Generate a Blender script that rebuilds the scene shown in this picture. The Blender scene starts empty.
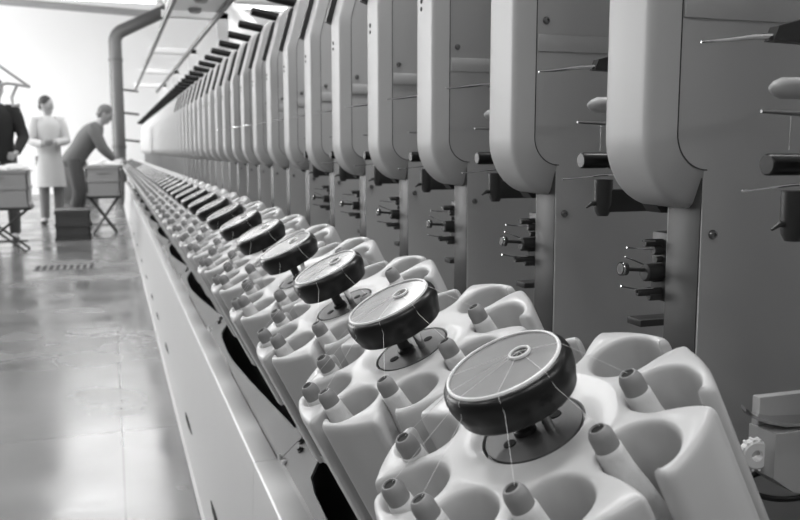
import bpy, bmesh, math, random
from mathutils import Matrix, Vector
random.seed(7)
PI = math.pi
COL = bpy.context.scene.collection
PITCH = 0.32

# ------------------------------------------------------------------ materials
def material(name, v, rough=0.5, metal=0.0, coat=0.0, noise=0.0, nscale=40.0, bump=0.0, emit=None, spec=0.5):
    m = bpy.data.materials.new(name); m.use_nodes = True
    nt = m.node_tree; b = nt.nodes['Principled BSDF']
    b.inputs['Base Color'].default_value = (v, v, v, 1)
    b.inputs['Roughness'].default_value = rough
    b.inputs['Metallic'].default_value = metal
    b.inputs['Coat Weight'].default_value = coat
    b.inputs['Coat Roughness'].default_value = 0.08
    b.inputs['Specular IOR Level'].default_value = spec
    if noise or bump:
        tc = nt.nodes.new('ShaderNodeTexCoord'); nz = nt.nodes.new('ShaderNodeTexNoise')
        nz.inputs['Scale'].default_value = nscale; nz.inputs['Detail'].default_value = 3
        nt.links.new(tc.outputs['Object'], nz.inputs['Vector'])
        if noise:
            r = nt.nodes.new('ShaderNodeMapRange')
            r.inputs['To Min'].default_value = v * (1 - noise); r.inputs['To Max'].default_value = v * (1 + noise)
            nt.links.new(nz.outputs['Fac'], r.inputs['Value']); nt.links.new(r.outputs['Result'], b.inputs['Base Color'])
        if bump:
            bp = nt.nodes.new('ShaderNodeBump'); bp.inputs['Strength'].default_value = bump; bp.inputs['Distance'].default_value = 0.002
            nt.links.new(nz.outputs['Fac'], bp.inputs['Height']); nt.links.new(bp.outputs['Normal'], b.inputs['Normal'])
    if emit:
        b.inputs['Emission Color'].default_value = (1, 1, 1, 1); b.inputs['Emission Strength'].default_value = emit
    return m

M = dict(
    paint=material('painted_housing', 0.41, 0.42, noise=0.03, nscale=6),
    strip=material('dark_front_strip', 0.055, 0.5),  # front strip, much darker than the hood and side panel
    panel=material('painted_side_panel', 0.42, 0.45, noise=0.05, nscale=5),
    drum=material('glossy_cream_plastic', 0.49, 0.40, coat=0.12),
    plate=material('brushed_grey_plate', 0.10, 0.45, metal=0.2, noise=0.1, nscale=60),
    black=material('black_rubber', 0.008, 0.30, spec=0.35),
    disctop=material('brushed_disc_face', 0.075, 0.40, coat=0.35, noise=0.18, nscale=35),
    rim=material('white_rim', 0.8, 0.3),
    chrome=material('bright_chrome', 0.7, 0.12, metal=1.0),
    steel=material('dull_steel', 0.25, 0.35, metal=0.9),
    dark=material('dark_metal', 0.03, 0.45),
    hole=material('dark_cavity', 0.006, 0.8),
    tube=material('grey_cardboard_tube', 0.23, 0.6, noise=0.08, nscale=80),
    yarn=material('white_yarn', 0.62, 0.7, bump=0.3, nscale=300),
    thread=material('yarn_thread', 0.75, 0.6),
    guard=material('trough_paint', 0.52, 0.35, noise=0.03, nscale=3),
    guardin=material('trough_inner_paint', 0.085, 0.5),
    base=material('machine_base_paint', 0.09, 0.55),
    wall=material('white_wall', 0.85, 0.9, noise=0.02, nscale=1),
    ceiling=material('ceiling_panel', 0.6, 0.9),
    lamp=material('lamp_tube', 0.9, 0.5, emit=6.0),
    added_glow=material('added_glow_pane', 0.8, 0.5, emit=11.5),  # glowing sheet of the added, unseen window
    lamphouse=material('lamp_housing', 0.6, 0.5),
    pipe=material('pipe_paint', 0.075, 0.4, noise=0.06, nscale=4),
    duct=material('duct_metal', 0.33, 0.4, noise=0.1, nscale=3),
    whitepaint=material('white_metal', 0.75, 0.4),
    rail=material('rail_metal', 0.06, 0.4, noise=0.1, nscale=5),
    crate=material('grey_plastic_crate', 0.26, 0.55, noise=0.05, nscale=8),
    crate2=material('dark_plastic_crate', 0.045, 0.5, noise=0.05, nscale=8),
    skin=material('skin', 0.30, 0.55), hair=material('dark_hair', 0.02, 0.6), greyhair=material('grey_hair', 0.10, 0.6),
    coat=material('white_coat_cloth', 0.45, 0.85, bump=0.4, nscale=30), jacket=material('grey_jacket_cloth', 0.11, 0.85, bump=0.4, nscale=30),
    darkjacket=material('black_jacket_cloth', 0.008, 0.9), trousers=material('grey_trouser_cloth', 0.17, 0.85), darktrousers=material('dark_trouser_cloth', 0.06, 0.85),
    shoe=material('black_shoe', 0.01, 0.4), cabinet=material('dark_cabinet_paint', 0.10, 0.5),
)
def floor_material():
    m = bpy.data.materials.new('polished_grey_floor'); m.use_nodes = True
    nt = m.node_tree; b = nt.nodes['Principled BSDF']
    tc = nt.nodes.new('ShaderNodeTexCoord')
    n1 = nt.nodes.new('ShaderNodeTexNoise'); n1.inputs['Scale'].default_value = 0.9; n1.inputs['Detail'].default_value = 5
    n2 = nt.nodes.new('ShaderNodeTexNoise'); n2.inputs['Scale'].default_value = 2.3; n2.inputs['Detail'].default_value = 6
    nt.links.new(tc.outputs['Object'], n1.inputs['Vector']); nt.links.new(tc.outputs['Object'], n2.inputs['Vector'])
    r = nt.nodes.new('ShaderNodeMapRange'); r.inputs['From Min'].default_value = 0.3; r.inputs['From Max'].default_value = 0.7
    r.inputs['To Min'].default_value = 0.10; r.inputs['To Max'].default_value = 0.17
    nt.links.new(n1.outputs['Fac'], r.inputs['Value'])
    # tile-size joints of the cast floor
    br = nt.nodes.new('ShaderNodeTexBrick'); br.inputs['Scale'].default_value = 1.0; br.inputs['Mortar Size'].default_value = 0.004
    br.inputs['Brick Width'].default_value = 3.0; br.inputs['Row Height'].default_value = 1.6; br.offset = 0
    br.inputs['Color1'].default_value = (1, 1, 1, 1); br.inputs['Color2'].default_value = (.93, .93, .93, 1); br.inputs['Mortar'].default_value = (.6, .6, .6, 1)
    nt.links.new(tc.outputs['Object'], br.inputs['Vector'])
    mx = nt.nodes.new('ShaderNodeMix'); mx.data_type = 'RGBA'; mx.blend_type = 'MULTIPLY'; mx.inputs[0].default_value = 1.0
    nt.links.new(r.outputs['Result'], mx.inputs[6]); nt.links.new(br.outputs['Color'], mx.inputs[7])
    nt.links.new(mx.outputs[2], b.inputs['Base Color'])
    r2 = nt.nodes.new('ShaderNodeMapRange'); r2.inputs['From Min'].default_value = 0.35; r2.inputs['From Max'].default_value = 0.65
    r2.inputs['To Min'].default_value = 0.14; r2.inputs['To Max'].default_value = 0.30
    nt.links.new(n2.outputs['Fac'], r2.inputs['Value'])
    b.inputs['Specular Tint'].default_value = (1, 1, 1, 1); nt.links.new(r2.outputs['Result'], b.inputs['Roughness'])
    b.inputs['Specular IOR Level'].default_value = 0.6
    b.inputs['Coat Weight'].default_value = 0.0
    bp = nt.nodes.new('ShaderNodeBump'); bp.inputs['Strength'].default_value = 0.12; bp.inputs['Distance'].default_value = 0.02
    nt.links.new(n2.outputs['Fac'], bp.inputs['Height']); nt.links.new(bp.outputs['Normal'], b.inputs['Normal'])
    return m
M['floor'] = floor_material()

# ------------------------------------------------------------------ helpers
def mesh_from(bm, name, mat, smooth=35):
    bmesh.ops.recalc_face_normals(bm, faces=bm.faces)
    me = bpy.data.meshes.new(name); bm.to_mesh(me); bm.free()
    me.materials.append(M[mat])
    if smooth:
        me.polygons.foreach_set('use_smooth', [True] * len(me.polygons))
        me.set_sharp_from_angle(angle=math.radians(smooth))
    return me
def obj(name, me, parent=None, loc=None):
    o = bpy.data.objects.new(name, me); COL.objects.link(o)
    if parent is not None: o.parent = parent
    if loc is not None: o.location = loc
    return o
def tag(o, label, cat, group=None):
    o['label'] = label; o['category'] = cat
    if group: o['group'] = group
    return o
def empty(name, label, cat, group=None, mat=None):
    o = bpy.data.objects.new(name, None); COL.objects.link(o); o.empty_display_size = 0.05
    if mat is not None: o.matrix_world = mat
    return tag(o, label, cat, group)
def structure(name, me):
    o = obj(name, me); o['kind'] = 'structure'; return o
def box(bm, x0, x1, y0, y1, z0, z1, bev=0.0, mtx=None):
    v = [bm.verts.new((x, y, z)) for x in (x0, x1) for y in (y0, y1) for z in (z0, z1)]
    fs = [bm.faces.new([v[i] for i in q]) for q in ((0,1,3,2),(4,6,7,5),(0,4,5,1),(2,3,7,6),(0,2,6,4),(1,5,7,3))]
    if bev:
        es = {e for f in fs for e in f.edges}
        r = bmesh.ops.bevel(bm, geom=list(es), offset=bev, segments=2, affect='EDGES', profile=0.5)
        v = list({x for f in r['faces'] for x in f.verts} | {x for x in v if x.is_valid})
    if mtx is not None:
        bmesh.ops.transform(bm, matrix=mtx, verts=[x for x in v if x.is_valid])
def lathe(bm, prof, n=32, mtx=None, cap0=False, cap1=False):
    rings = []
    for r, z in prof:
        rings.append([bm.verts.new((r * math.cos(2*PI*i/n), r * math.sin(2*PI*i/n), z)) for i in range(n)] if r > 1e-6 else [bm.verts.new((0, 0, z))])
    for a, b in zip(rings, rings[1:]):
        for i in range(n):
            j = (i + 1) % n
            if len(a) == 1 and len(b) == 1: continue
            if len(a) == 1: bm.faces.new((a[0], b[j], b[i]))
            elif len(b) == 1: bm.faces.new((a[i], a[j], b[0]))
            else: bm.faces.new((a[i], a[j], b[j], b[i]))
    if cap0: bm.faces.new(rings[0][::-1])
    if cap1: bm.faces.new(rings[-1])
    if mtx is not None:
        bmesh.ops.transform(bm, matrix=mtx, verts=[v for r in rings for v in r])
def aim(p, d):
    """matrix taking local +z to direction d at point p"""
    q = Vector(d).normalized().to_track_quat('Z', 'Y')
    return Matrix.Translation(p) @ q.to_matrix().to_4x4()
def tube(bm, pts, r, n=12, caps=True):
    pts = [Vector(p) for p in pts]
    rs = r if isinstance(r, (list, tuple)) else [r] * len(pts)
    rings = []; up = None
    for i, p in enumerate(pts):
        d = (pts[min(i+1, len(pts)-1)] - pts[max(i-1, 0)]).normalized()
        if up is None:
            up = Vector((0, 0, 1)) if abs(d.z) < 0.9 else Vector((1, 0, 0))
        s = d.cross(up).normalized(); up = s.cross(d).normalized()
        rings.append([bm.verts.new(p + (s * math.cos(2*PI*k/n) + up * math.sin(2*PI*k/n)) * rs[i]) for k in range(n)])
    for a, b in zip(rings, rings[1:]):
        for k in range(n):
            j = (k + 1) % n; bm.faces.new((a[k], a[j], b[j], b[k]))
    if caps: bm.faces.new(rings[0][::-1]); bm.faces.new(rings[-1])
def prism_y(bm, poly, y0, y1):
    a = [bm.verts.new((x, y0, z)) for x, z in poly]; b = [bm.verts.new((x, y1, z)) for x, z in poly]
    n = len(poly)
    bm.faces.new(a); bm.faces.new(b[::-1])
    for i in range(n):
        j = (i + 1) % n; bm.faces.new((a[i], b[i], b[j], a[j]))
def new(): return bmesh.new()
def B(name, mat, *boxes, bev=0.0, smooth=35):
    bm = new()
    for b in boxes: box(bm, *b, bev=bev)
    return mesh_from(bm, name, mat, smooth)
ORD = ['nearest', 'second', 'third', 'fourth', 'fifth', 'sixth', 'seventh', 'eighth', 'ninth', 'tenth', 'eleventh', 'twelfth', 'thirteenth',
       'fourteenth', 'fifteenth', 'sixteenth', 'seventeenth', 'eighteenth', 'nineteenth', 'twentieth']
TENS = {2: 'twenty', 3: 'thirty', 4: 'forty', 5: 'fifty'}
def ordn(i):
    if i < 20: return ORD[i]
    n = i + 1; t, u = divmod(n, 10)
    if u == 0: return {3: 'thirtieth', 4: 'fortieth', 5: 'fiftieth'}[t]
    return TENS[t] + '-' + ['', 'first'] [u] if u == 1 else TENS[t] + '-' + ORD[u-1]
N_UNITS = 50

# ------------------------------------------------------------------ bobbin magazine (rotary drum)
TILT = math.radians(26.9)
AX = Vector((-math.sin(TILT), -0.015, math.cos(TILT))).normalized()
UX = (Vector((1, 0, 0)) - AX * AX.x).normalized(); VX = AX.cross(UX)
C0 = Vector((0.310, 0.644, -0.1805))      # centre of the disc's top face, nearest magazine
H_TOP, H_PLATE, LEN = 0.066, 0.0724, 0.20
def mag_matrix(n):
    """origin at the bottom of the drum, local z along its tilted axle"""
    m = Matrix.Identity(4)
    for i in range(3):
        m[i][0] = UX[i]; m[i][1] = VX[i]; m[i][2] = AX[i]
    p = C0 + Vector((0, PITCH * n, 0)) - AX * (H_TOP + LEN)
    return Matrix.Translation(p) @ m
ZT = LEN                                   # height of the lobes' top plane
RC, RP, R0, PHI0 = 0.1155, 0.0318, 0.1575, 8.5
def drum_outline():
    pts = []
    for k in range(9):
        ph = math.radians(PHI0 + 40 * k); ph2 = ph + math.radians(40)
        def loc(x, y, p): return (x * math.cos(p) - y * math.sin(p), x * math.sin(p) + y * math.cos(p))
        a0 = ph - math.asin(0.0135 / R0); a1 = ph2 - math.asin(0.051 / R0)
        pts += [loc(0.148, -0.0212, ph), loc(0.1515, -0.0205, ph), loc(0.1545, -0.0185, ph)]
        for i in range(11): 
            a = a0 + (a1 - a0) * i / 10; pts.append((R0 * math.cos(a), R0 * math.sin(a)))
        pts += [loc(0.1515, -0.0470, ph2), loc(0.1515, -0.0435, ph2), loc(0.1485, -0.0405, ph2), loc(0.142, -0.0385, ph2), loc(0.13, -0.0350, ph2), loc(0.122, -0.0330, ph2)]
        n = 26
        for i in range(n + 1):
            t = math.radians(-90 - (398 - 90) * i / n * 1.0)
            pts.append(loc(RC + RP * math.cos(t), RP * math.sin(t), ph2))
    # one round of corner cutting
    out = []
    for i, p in enumerate(pts):
        q = pts[(i + 1) % len(pts)]
        if math.dist(p, q) < 1e-5: continue
        out += [(p[0]*.75 + q[0]*.25, p[1]*.75 + q[1]*.25), (p[0]*.25 + q[0]*.75, p[1]*.25 + q[1]*.75)]
    return out
def drum_mesh():
    P = drum_outline(); n = len(P); nor = []
    for i in range(n):
        a, b = P[i-2], P[(i+2) % n]
        d = (b[0]-a[0], b[1]-a[1]); L = math.hypot(*d); nor.append((-d[1]/L, d[0]/L))   # inward for a CCW outline
    bm = new(); rings = []
    def drop(p):
        r = math.hypot(*p); return 10.0 * max(0, r - 0.138) ** 2
    for d, dz in ((0, -LEN), (0, -0.13), (0, -0.07), (0, -0.012), (0.0004, -0.006), (0.0012, -0.0035), (0.0026, -0.0015), (0.0045, -0.0004)):
        ring = []
        for p, m in zip(P, nor):
            q = (p[0] + m[0]*d, p[1] + m[1]*d); z = ZT + dz - (drop(q) if dz > -0.05 else 0)
            ring.append(bm.verts.new((q[0], q[1], z)))
        rings.append(ring)
    for a, b in zip(rings, rings[1:]):
        for i in range(n):
            j = (i + 1) % n; bm.faces.new((a[i], a[j], b[j], b[i]))
    # hub dish
    prof = [(0.0775, -0.0004), (0.068, -0.0008), (0.060, -0.0012), (0.055, -0.0020), (0.051, -0.0030), (0.0485, -0.0034), (0.0475, -0.0050), (0.0470, -0.011), (0.0, -0.011)]
    m = 64; hr = []
    for r, z in prof[:-1]:
        hr.append([bm.verts.new((r*math.cos(2*PI*i/m), r*math.sin(2*PI*i/m), ZT+z)) for i in range(m)])
    for a, b in zip(hr, hr[1:]):
        for i in range(m):
            j = (i+1) % m; bm.faces.new((a[i], a[j], b[j], b[i]))
    bm.faces.new(hr[-1])
    top = rings[-1]
    es = [bm.edges.get((top[i], top[(i+1) % n])) for i in range(n)] + [bm.edges.get((hr[0][i], hr[0][(i+1) % m])) for i in range(m)]
    bmesh.ops.triangle_fill(bm, use_beauty=True, use_dissolve=False, edges=es, normal=(0, 0, 1))
    # bottom plate closing the pockets
    lathe(bm, [(0.0, 0.0), (0.154, 0.0), (0.154, 0.012), (0.0, 0.012)], 48)
    return mesh_from(bm, 'drum', 'drum', 40)
def mt(bm_fn, name, mat, smooth=35):
    bm = new(); bm_fn(bm); return mesh_from(bm, name, mat, smooth)
ZD = ZT + H_TOP                            # disc top
ME = {}
ME['drum'] = drum_mesh()
def hub_plate(bm):
    lathe(bm, [(0, -0.003), (0.0452, -0.003), (0.0455, -0.001), (0.0452, 0), (0.0, 0)], 48, Matrix.Translation((0, 0, ZT - 0.0036)))
ME['plate'] = mt(hub_plate, 'hub_plate', 'plate')
def bolt_hole(bm):
    lathe(bm, [(0.0, 0.0), (0.0058, 0.0), (0.0058, 0.0006), (0, 0.0006)], 20)
ME['bolt_hole'] = mt(bolt_hole, 'bolt_hole', 'hole')
ME['shaft'] = mt(lambda bm: lathe(bm, [(0.0045, 0), (0.0045, 0.038)], 20, Matrix.Translation((0.010, -0.014, ZT - 0.0036)), True, True), 'shaft', 'chrome')
def collar(bm):
    lathe(bm, [(0.0, 0), (0.0105, 0), (0.0105, 0.004), (0.0075, 0.006), (0.0075, 0.038), (0.0, 0.038)], 24, Matrix.Translation((-0.006, 0.004, ZT - 0.0036)))
ME['collar'] = mt(collar, 'shaft_collar', 'dark')
def disc_body(bm):
    T = Matrix.Translation((0, 0, ZD))
    lathe(bm, [(0.0, -0.037), (0.030, -0.037), (0.049, -0.037), (0.0530, -0.0362), (0.0540, -0.0345), (0.0540, -0.033), (0.0565, -0.026), (0.0585, -0.0185), (0.0588, -0.011), (0.0575, -0.006), (0.0548, -0.0028),
               (0.0525, -0.0018), (0.0, -0.0018)], 64, T)
ME['disc'] = mt(disc_body, 'suction_disc', 'black', 50)
ME['face'] = mt(lambda bm: lathe(bm, [(0.0, -0.0014), (0.051, -0.0014)], 64, Matrix.Translation((0, 0, ZD))), 'disc_face', 'disctop')
def rim_ring(bm):
    lathe(bm, [(0.0498, -0.0016), (0.0500, 0.0), (0.0508, 0.0005), (0.0520, 0.0), (0.0527, -0.0020)], 64, Matrix.Translation((0, 0, ZD)))
ME['rim'] = mt(rim_ring, 'rim_ring', 'rim')
def eye(bm):
    lathe(bm, [(0.0080, -0.001), (0.0082, 0.0008), (0.0090, 0.0014), (0.0100, 0.0008), (0.0103, -0.0013)], 32, Matrix.Translation((0.018, 0, ZD)))
ME['eye'] = mt(eye, 'eyelet', 'rim')
ME['eyehole'] = mt(lambda bm: lathe(bm, [(0.0, -0.0006), (0.0081, -0.0006)], 32, Matrix.Translation((0.018, 0, ZD))), 'eyelet_hole', 'hole')

for n in range(N_UNITS):
    r = empty('bobbin_magazine', '%s tilted cream bobbin magazine drum from the camera, under its black disc' % ordn(n).capitalize(), 'bobbin magazine', 'rotary bobbin magazines along the machine', mag_matrix(n))
    obj('drum', ME['drum'], r)
    if n < 30:
        p = obj('hub_plate', ME['plate'], r); p['label'] = 'round grey metal hub plate'
        if n < 16:
            for sx in (-0.025, 0.024):
                obj('bolt_hole', ME['bolt_hole'], p, (sx, 0, ZT - 0.0036))
    if n < 16:
        obj('shaft', ME['shaft'], r); obj('shaft_collar', ME['collar'], r)
    d = obj('suction_disc', ME['disc'], r); d['label'] = 'thick black rubber disc'
    obj('disc_face', ME['face'], d); 
    if n < 30: obj('rim_ring', ME['rim'], d)
    if n < 16:
        obj('eyelet', ME['eye'], d); obj('eyelet_hole', ME['eyehole'], d)

# ------------------------------------------------------------------ bobbins
ZTIP = 0.022
def tube_me(bm):
    lathe(bm, [(0.0, -0.012), (0.0052, -0.012), (0.0055, -0.0012), (0.0059, 0.0), (0.0070, -0.0002), (0.0080, -0.0014), (0.0094, -0.0042), (0.0101, -0.0066), (0.0103, -0.0085), (0.0103, -0.0145), (0.0105, -0.023), (0.0, -0.023)], 28)
ME['btube'] = mt(tube_me, 'tube', 'tube')
ME['bhole'] = mt(lambda bm: lathe(bm, [(0.0, -0.0012), (0.00545, -0.0012)], 20), 'tube_mouth', 'hole')
def yarn_me(bm):
    lathe(bm, [(0.0, -0.0185), (0.0104, -0.0185), (0.0112, -0.0195), (0.0115, -0.024), (0.0125, -0.040), (0.0165, -0.065), (0.019, -0.085), (0.0195, -0.11), (0.0195, -0.195), (0.0, -0.195)], 32)
ME['byarn'] = mt(yarn_me, 'yarn', 'yarn')
POCKETS = [  # pocket index (angle 8.5+40k), tip (u,v), words
    (8, (0.0797, -0.050), 'right pocket beside housing'),
    (7, (0.019, -0.093), 'near right pocket'),
    (6, (-0.0633, -0.096), 'near middle pocket'),
    (5, (-0.1217, -0.0367), 'nearer of the close aisle side pair'),
    (4, (-0.1325, 0.0085), 'farther of the close aisle side pair'),
    (3, (-0.0963, 0.069), 'far left pocket'),
]
for k, tip, words in POCKETS:
    ph = math.radians(PHI0 + 40 * k); c = (RC * math.cos(ph), RC * math.sin(ph))
    top = Vector((tip[0], tip[1], ZT + ZTIP)); bot = Vector((c[0] - 0.006, c[1], ZT - 0.18))
    d = (top - bot).normalized()
    q = Vector((0, 0, 1)).rotation_difference(d)
    ml = Matrix.Translation(top) @ q.to_matrix().to_4x4()
    # yarn end running over the disc edge into the eyelet
    mi = ml.inverted(); hole = Vector((0.018, 0, ZD + 0.0012)); e = Vector((tip[0], tip[1]))
    ew = Vector((e.x * 0.80 + 0.018 * 0.2 , e.y * 0.80)).normalized()
    chain = [top + Vector((0.003, 0, 0)), Vector((ew.x * 0.0598, ew.y * 0.0598, ZD - 0.015)), Vector((ew.x * 0.0562, ew.y * 0.0562, ZD - 0.0025)), Vector((ew.x * 0.0515, ew.y * 0.0515, ZD + 0.0012)), hole]
    if k == 8: chain = [top, Vector((ew.x * 0.0590, ew.y * 0.0590, ZD - 0.006)), Vector((ew.x * 0.0515, ew.y * 0.0515, ZD + 0.0012)), hole]
    bm = new(); tube(bm, [mi @ p for p in chain], 0.00016, 5); th = mesh_from(bm, 'thread', 'thread', 0)
    for n in range(N_UNITS):
        vary = random.Random(n * 17 + k)
        lift = vary.uniform(-0.004, 0.006) if n > 0 else 0
        mw = mag_matrix(n) @ ml @ Matrix.Translation((0, 0, 0 if n < 2 else lift))
        r = empty('bobbin', 'Grey tipped bobbin, %s, %s magazine' % (words, ordn(n)), 'bobbin', 'yarn bobbins in the magazines', mw)
        t = obj('tube', ME['btube'], r)
        if n < 12: obj('tube_mouth', ME['bhole'], t)
        if n < 30: obj('yarn', ME['byarn'], r)
        if n < 7: obj('thread', th, r)

# ------------------------------------------------------------------ winding heads
Y0 = 0.762
def inner_profile(d, dzf=1.7, zt=0.0):
    """hood profile (x,z) offset outwards by d, from the bottom edge up and over the top"""
    P = []; cx, cz, R = 0.605, 0.018, 0.039
    rz = R + d * dzf; rx = R + d
    for i in range(13):
        a = -PI/2 - (PI/2) * i / 12
        P.append((cx + rx * math.cos(a), cz + rz * math.sin(a)))
    P += [(0.566 - d, 0.10), (0.566 - d, 0.20), (0.566 - d, 0.300), (0.5665 - d, 0.317), (0.571 - d, 0.335), (0.590 - d, 0.400), (0.606 - d, 0.452 + d*.3), (0.612 - d * .7, 0.464 + d*.8), (0.624 - d*.3, 0.474 + d), (0.66, 0.480 + d), (0.80, 0.480 + d)]
    return P
def hood(bm):
    steps = [(0, Y0), (0.0015, Y0 + 0.0008), (0.0195, Y0 + 0.0145), (0.0225, Y0 + 0.0175), (0.0250, Y0 + 0.0225), (0.0255, Y0 + 0.028), (0.0256, Y0 + 0.034), (0.0256, Y0 + 0.060), (0.0256, Y0 + 0.093), (0.0245, Y0 + 0.099), (0.022, Y0 + 0.1025), (0.018, Y0 + 0.104), (0.0, Y0 + 0.104), (-0.006, Y0 + 0.104), (-0.006, Y0 + 0.062)]
    rings = []
    for d, y in steps:
        rings.append([bm.verts.new((x, y, z)) for x, z in inner_profile(d, 1.7 if d > 0.016 else 1.1)])
    for a, b in zip(rings, rings[1:]):
        for i in range(len(a) - 1): bm.faces.new((a[i], a[i+1], b[i+1], b[i]))
ME['hood'] = mt(hood, 'hood', 'paint', 50)
def body(bm):
    P = [(0.603, -0.46), (0.603, -0.0205)] + inner_profile(0.001, 1.0)[1:-2] + [(0.70, 0.478), (1.10, 0.478), (1.10, -0.46)]
    prism_y(bm, P, Y0, Y0 + 0.060)
    bmesh.ops.bevel(bm, geom=[e for e in bm.edges if abs(e.verts[0].co.x - 0.603) < 1e-4 and abs(e.verts[1].co.x - 0.603) < 1e-4 and abs(e.verts[0].co.z - e.verts[1].co.z) > 0.1], offset=0.0022, segments=3, affect='EDGES')
ME['body'] = mt(body, 'side_panel', 'panel', 30)
def dark_gap_line(bm):  # dark strip drawn in for the shaded gap between hood and side panel
    a = [bm.verts.new((x, Y0 - 0.0007, z)) for x, z in inner_profile(-0.0003, 1.0)]; b = [bm.verts.new((x, Y0 - 0.0007, z)) for x, z in inner_profile(0.0009, 1.0)]
    c = [bm.verts.new((x, Y0 + 0.0005, z)) for x, z in inner_profile(0.0009, 1.0)]
    for i in range(len(a) - 1): bm.faces.new((a[i], a[i+1], b[i+1], b[i])); bm.faces.new((b[i], b[i+1], c[i+1], c[i]))
ME['dark_gap_line'] = mt(dark_gap_line, 'dark_gap_line', 'dark', 0)
ME['frontplate'] = B('front_plate', 'strip', (0.6015, 0.604, Y0 + 0.0035, Y0 + 0.0595, -0.455, -0.03), bev=0.0006)
ME['ledge'] = B('ledge', 'panel', (0.5675, 1.09, Y0 - 0.003, Y0 + 0.001, 0.136, 0.159), bev=0.0012)
def screw(bm):
    T = Matrix.Rotation(PI/2, 4, 'X')
    lathe(bm, [(0.0052, 0), (0.0052, 0.001), (0.0044, 0.0022), (0.0040, 0.0042), (0.0022, 0.0045), (0.0018, 0.0025), (0, 0.0025)], 20, T, cap0=True)
ME['screw'] = mt(screw, 'screw', 'steel')
def rot_y(): return Vector((-1, 0, 0))
def guide(bm):      # thin tapering feeler blade
    tube(bm, [(0.527, 1.0, 0.100), (0.55, 1.0, 0.1023), (0.585, 1.0, 0.1070), (0.64, 1.0, 0.111)], [0.0010, 0.0020, 0.0028, 0.0032], 8)
ME['guide'] = mt(guide, 'feeler_blade', 'chrome')
def gbr(bm):
    prism_y(bm, [(0.606, 0.104), (0.612, 0.118), (0.650, 0.128), (0.650, 0.103)], 0.995, 1.008)
ME['gbr'] = mt(gbr, 'blade_bracket', 'dark', 20)
def nozzle(bm):
    lathe(bm, [(0.0, 0.0), (0.003, 0.001), (0.007, 0.006), (0.010, 0.014), (0.0105, 0.10)], 20, aim((0.582, 0.97, 0.057), (1, 0, 0.02)), cap1=True)
ME['nozzle'] = mt(nozzle, 'air_nozzle', 'paint')
def smallrod(bm):
    tube(bm, [(0.556, 0.95, 0.0345), (0.60, 0.95, 0.033), (0.66, 0.95, 0.033)], [0.0015, 0.0022, 0.0035], 8)
    tube(bm, [(0.590, 0.95, 0.033), (0.590, 0.95, 0.0)], 0.0004, 6)
ME['smallrod'] = mt(smallrod, 'guide_rod', 'steel')
def roller(bm):
    lathe(bm, [(0.0, 0.0), (0.0085, 0.0), (0.0097, 0.0012), (0.0100, 0.003), (0.0100, 0.035), (0.0092, 0.036), (0.0092, 0.040), (0.0105, 0.042), (0.0105, 0.14), (0.0, 0.14)], 28, aim((0.556, 0.94, -0.013), (1, 0, 0)))
ME['roller'] = mt(roller, 'drive_roller', 'black')
def thinrod(bm):
    tube(bm, [(0.531, 0.94, -0.036), (0.537, 0.94, -0.036), (0.56, 0.94, -0.034), (0.585, 0.94, -0.0315), (0.66, 0.94, -0.030)], [0.0016, 0.0010, 0.0010, 0.0014, 0.0020], 8)
ME['thinrod'] = mt(thinrod, 'thread_guide', 'chrome')
def motor(bm):
    lathe(bm, [(0, 0), (0.007, 0), (0.010, 0.006), (0.0115, 0.015), (0.012, 0.040), (0.012, 0.046), (0, 0.046)], 24, aim((0.590, 0.94, -0.083), (0, 0, 1)))
    box(bm, 0.590, 0.68, 0.93, 0.95, -0.078, -0.050, bev=0.002)
    tube(bm, [(0.566, 0.94, -0.072), (0.574, 0.94, -0.067), (0.59, 0.94, -0.068)], [0.0012, 0.003, 0.003], 8)
ME['motor'] = mt(motor, 'guide_motor', 'dark')
def tension(bm):
    Y = 0.845
    box(bm, 0.612, 0.634, 0.822, Y + 0.02, -0.178, -0.096, bev=0.002)
    for z, x0, r in ((-0.108, 0.588, 0.0045), (-0.117, 0.600, 0.006), (-0.128, 0.604, 0.004), (-0.143, 0.588, 0.0105), (-0.150, 0.600, 0.005), (-0.164, 0.578, 0.0025), (-0.1665, 0.580, 0.0042), (-0.172, 0.596, 0.005)):
        lathe(bm, [(0, 0), (r * .8, 0), (r, 0.002), (r, 0.625 - x0), (0, 0.625 - x0)], 14, aim((x0, Y, z), (1, 0, 0)))
    lathe(bm, [(0, 0), (0.0065, 0), (0.0075, 0.002), (0.0075, 0.008), (0.004, 0.009), (0.0035, 0.0095), (0.0024, 0.011), (0.0024, 0.04)], 18, aim((0.556, Y, -0.137), (1, 0, -0.08)))
ME['tension'] = mt(tension, 'yarn_tensioner', 'dark')
def wires(bm):
    Y = 0.842
    tube(bm, [(0.562, Y, -0.112), (0.585, Y, -0.1145), (0.60, Y, -0.115)], 0.0009, 6)
    tube(bm, [(0.560, Y, -0.1225), (0.586, Y, -0.133)], 0.0009, 6)
    tube(bm, [(0.556, Y, -0.157), (0.574, Y, -0.161), (0.60, Y, -0.161)], 0.0010, 6)
    lathe(bm, [(0.0078, 0), (0.0084, 0.001), (0.0084, 0.0025), (0.0078, 0.0035)], 18, aim((0.5565, 0.845, -0.137), (1, 0, -0.08)))
    tube(bm, [(0.583, Y, -0.105), (0.60, Y, -0.106), (0.612, Y, -0.112)], 0.0012, 6)
ME['wires'] = mt(wires, 'wire_hook', 'chrome')
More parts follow.
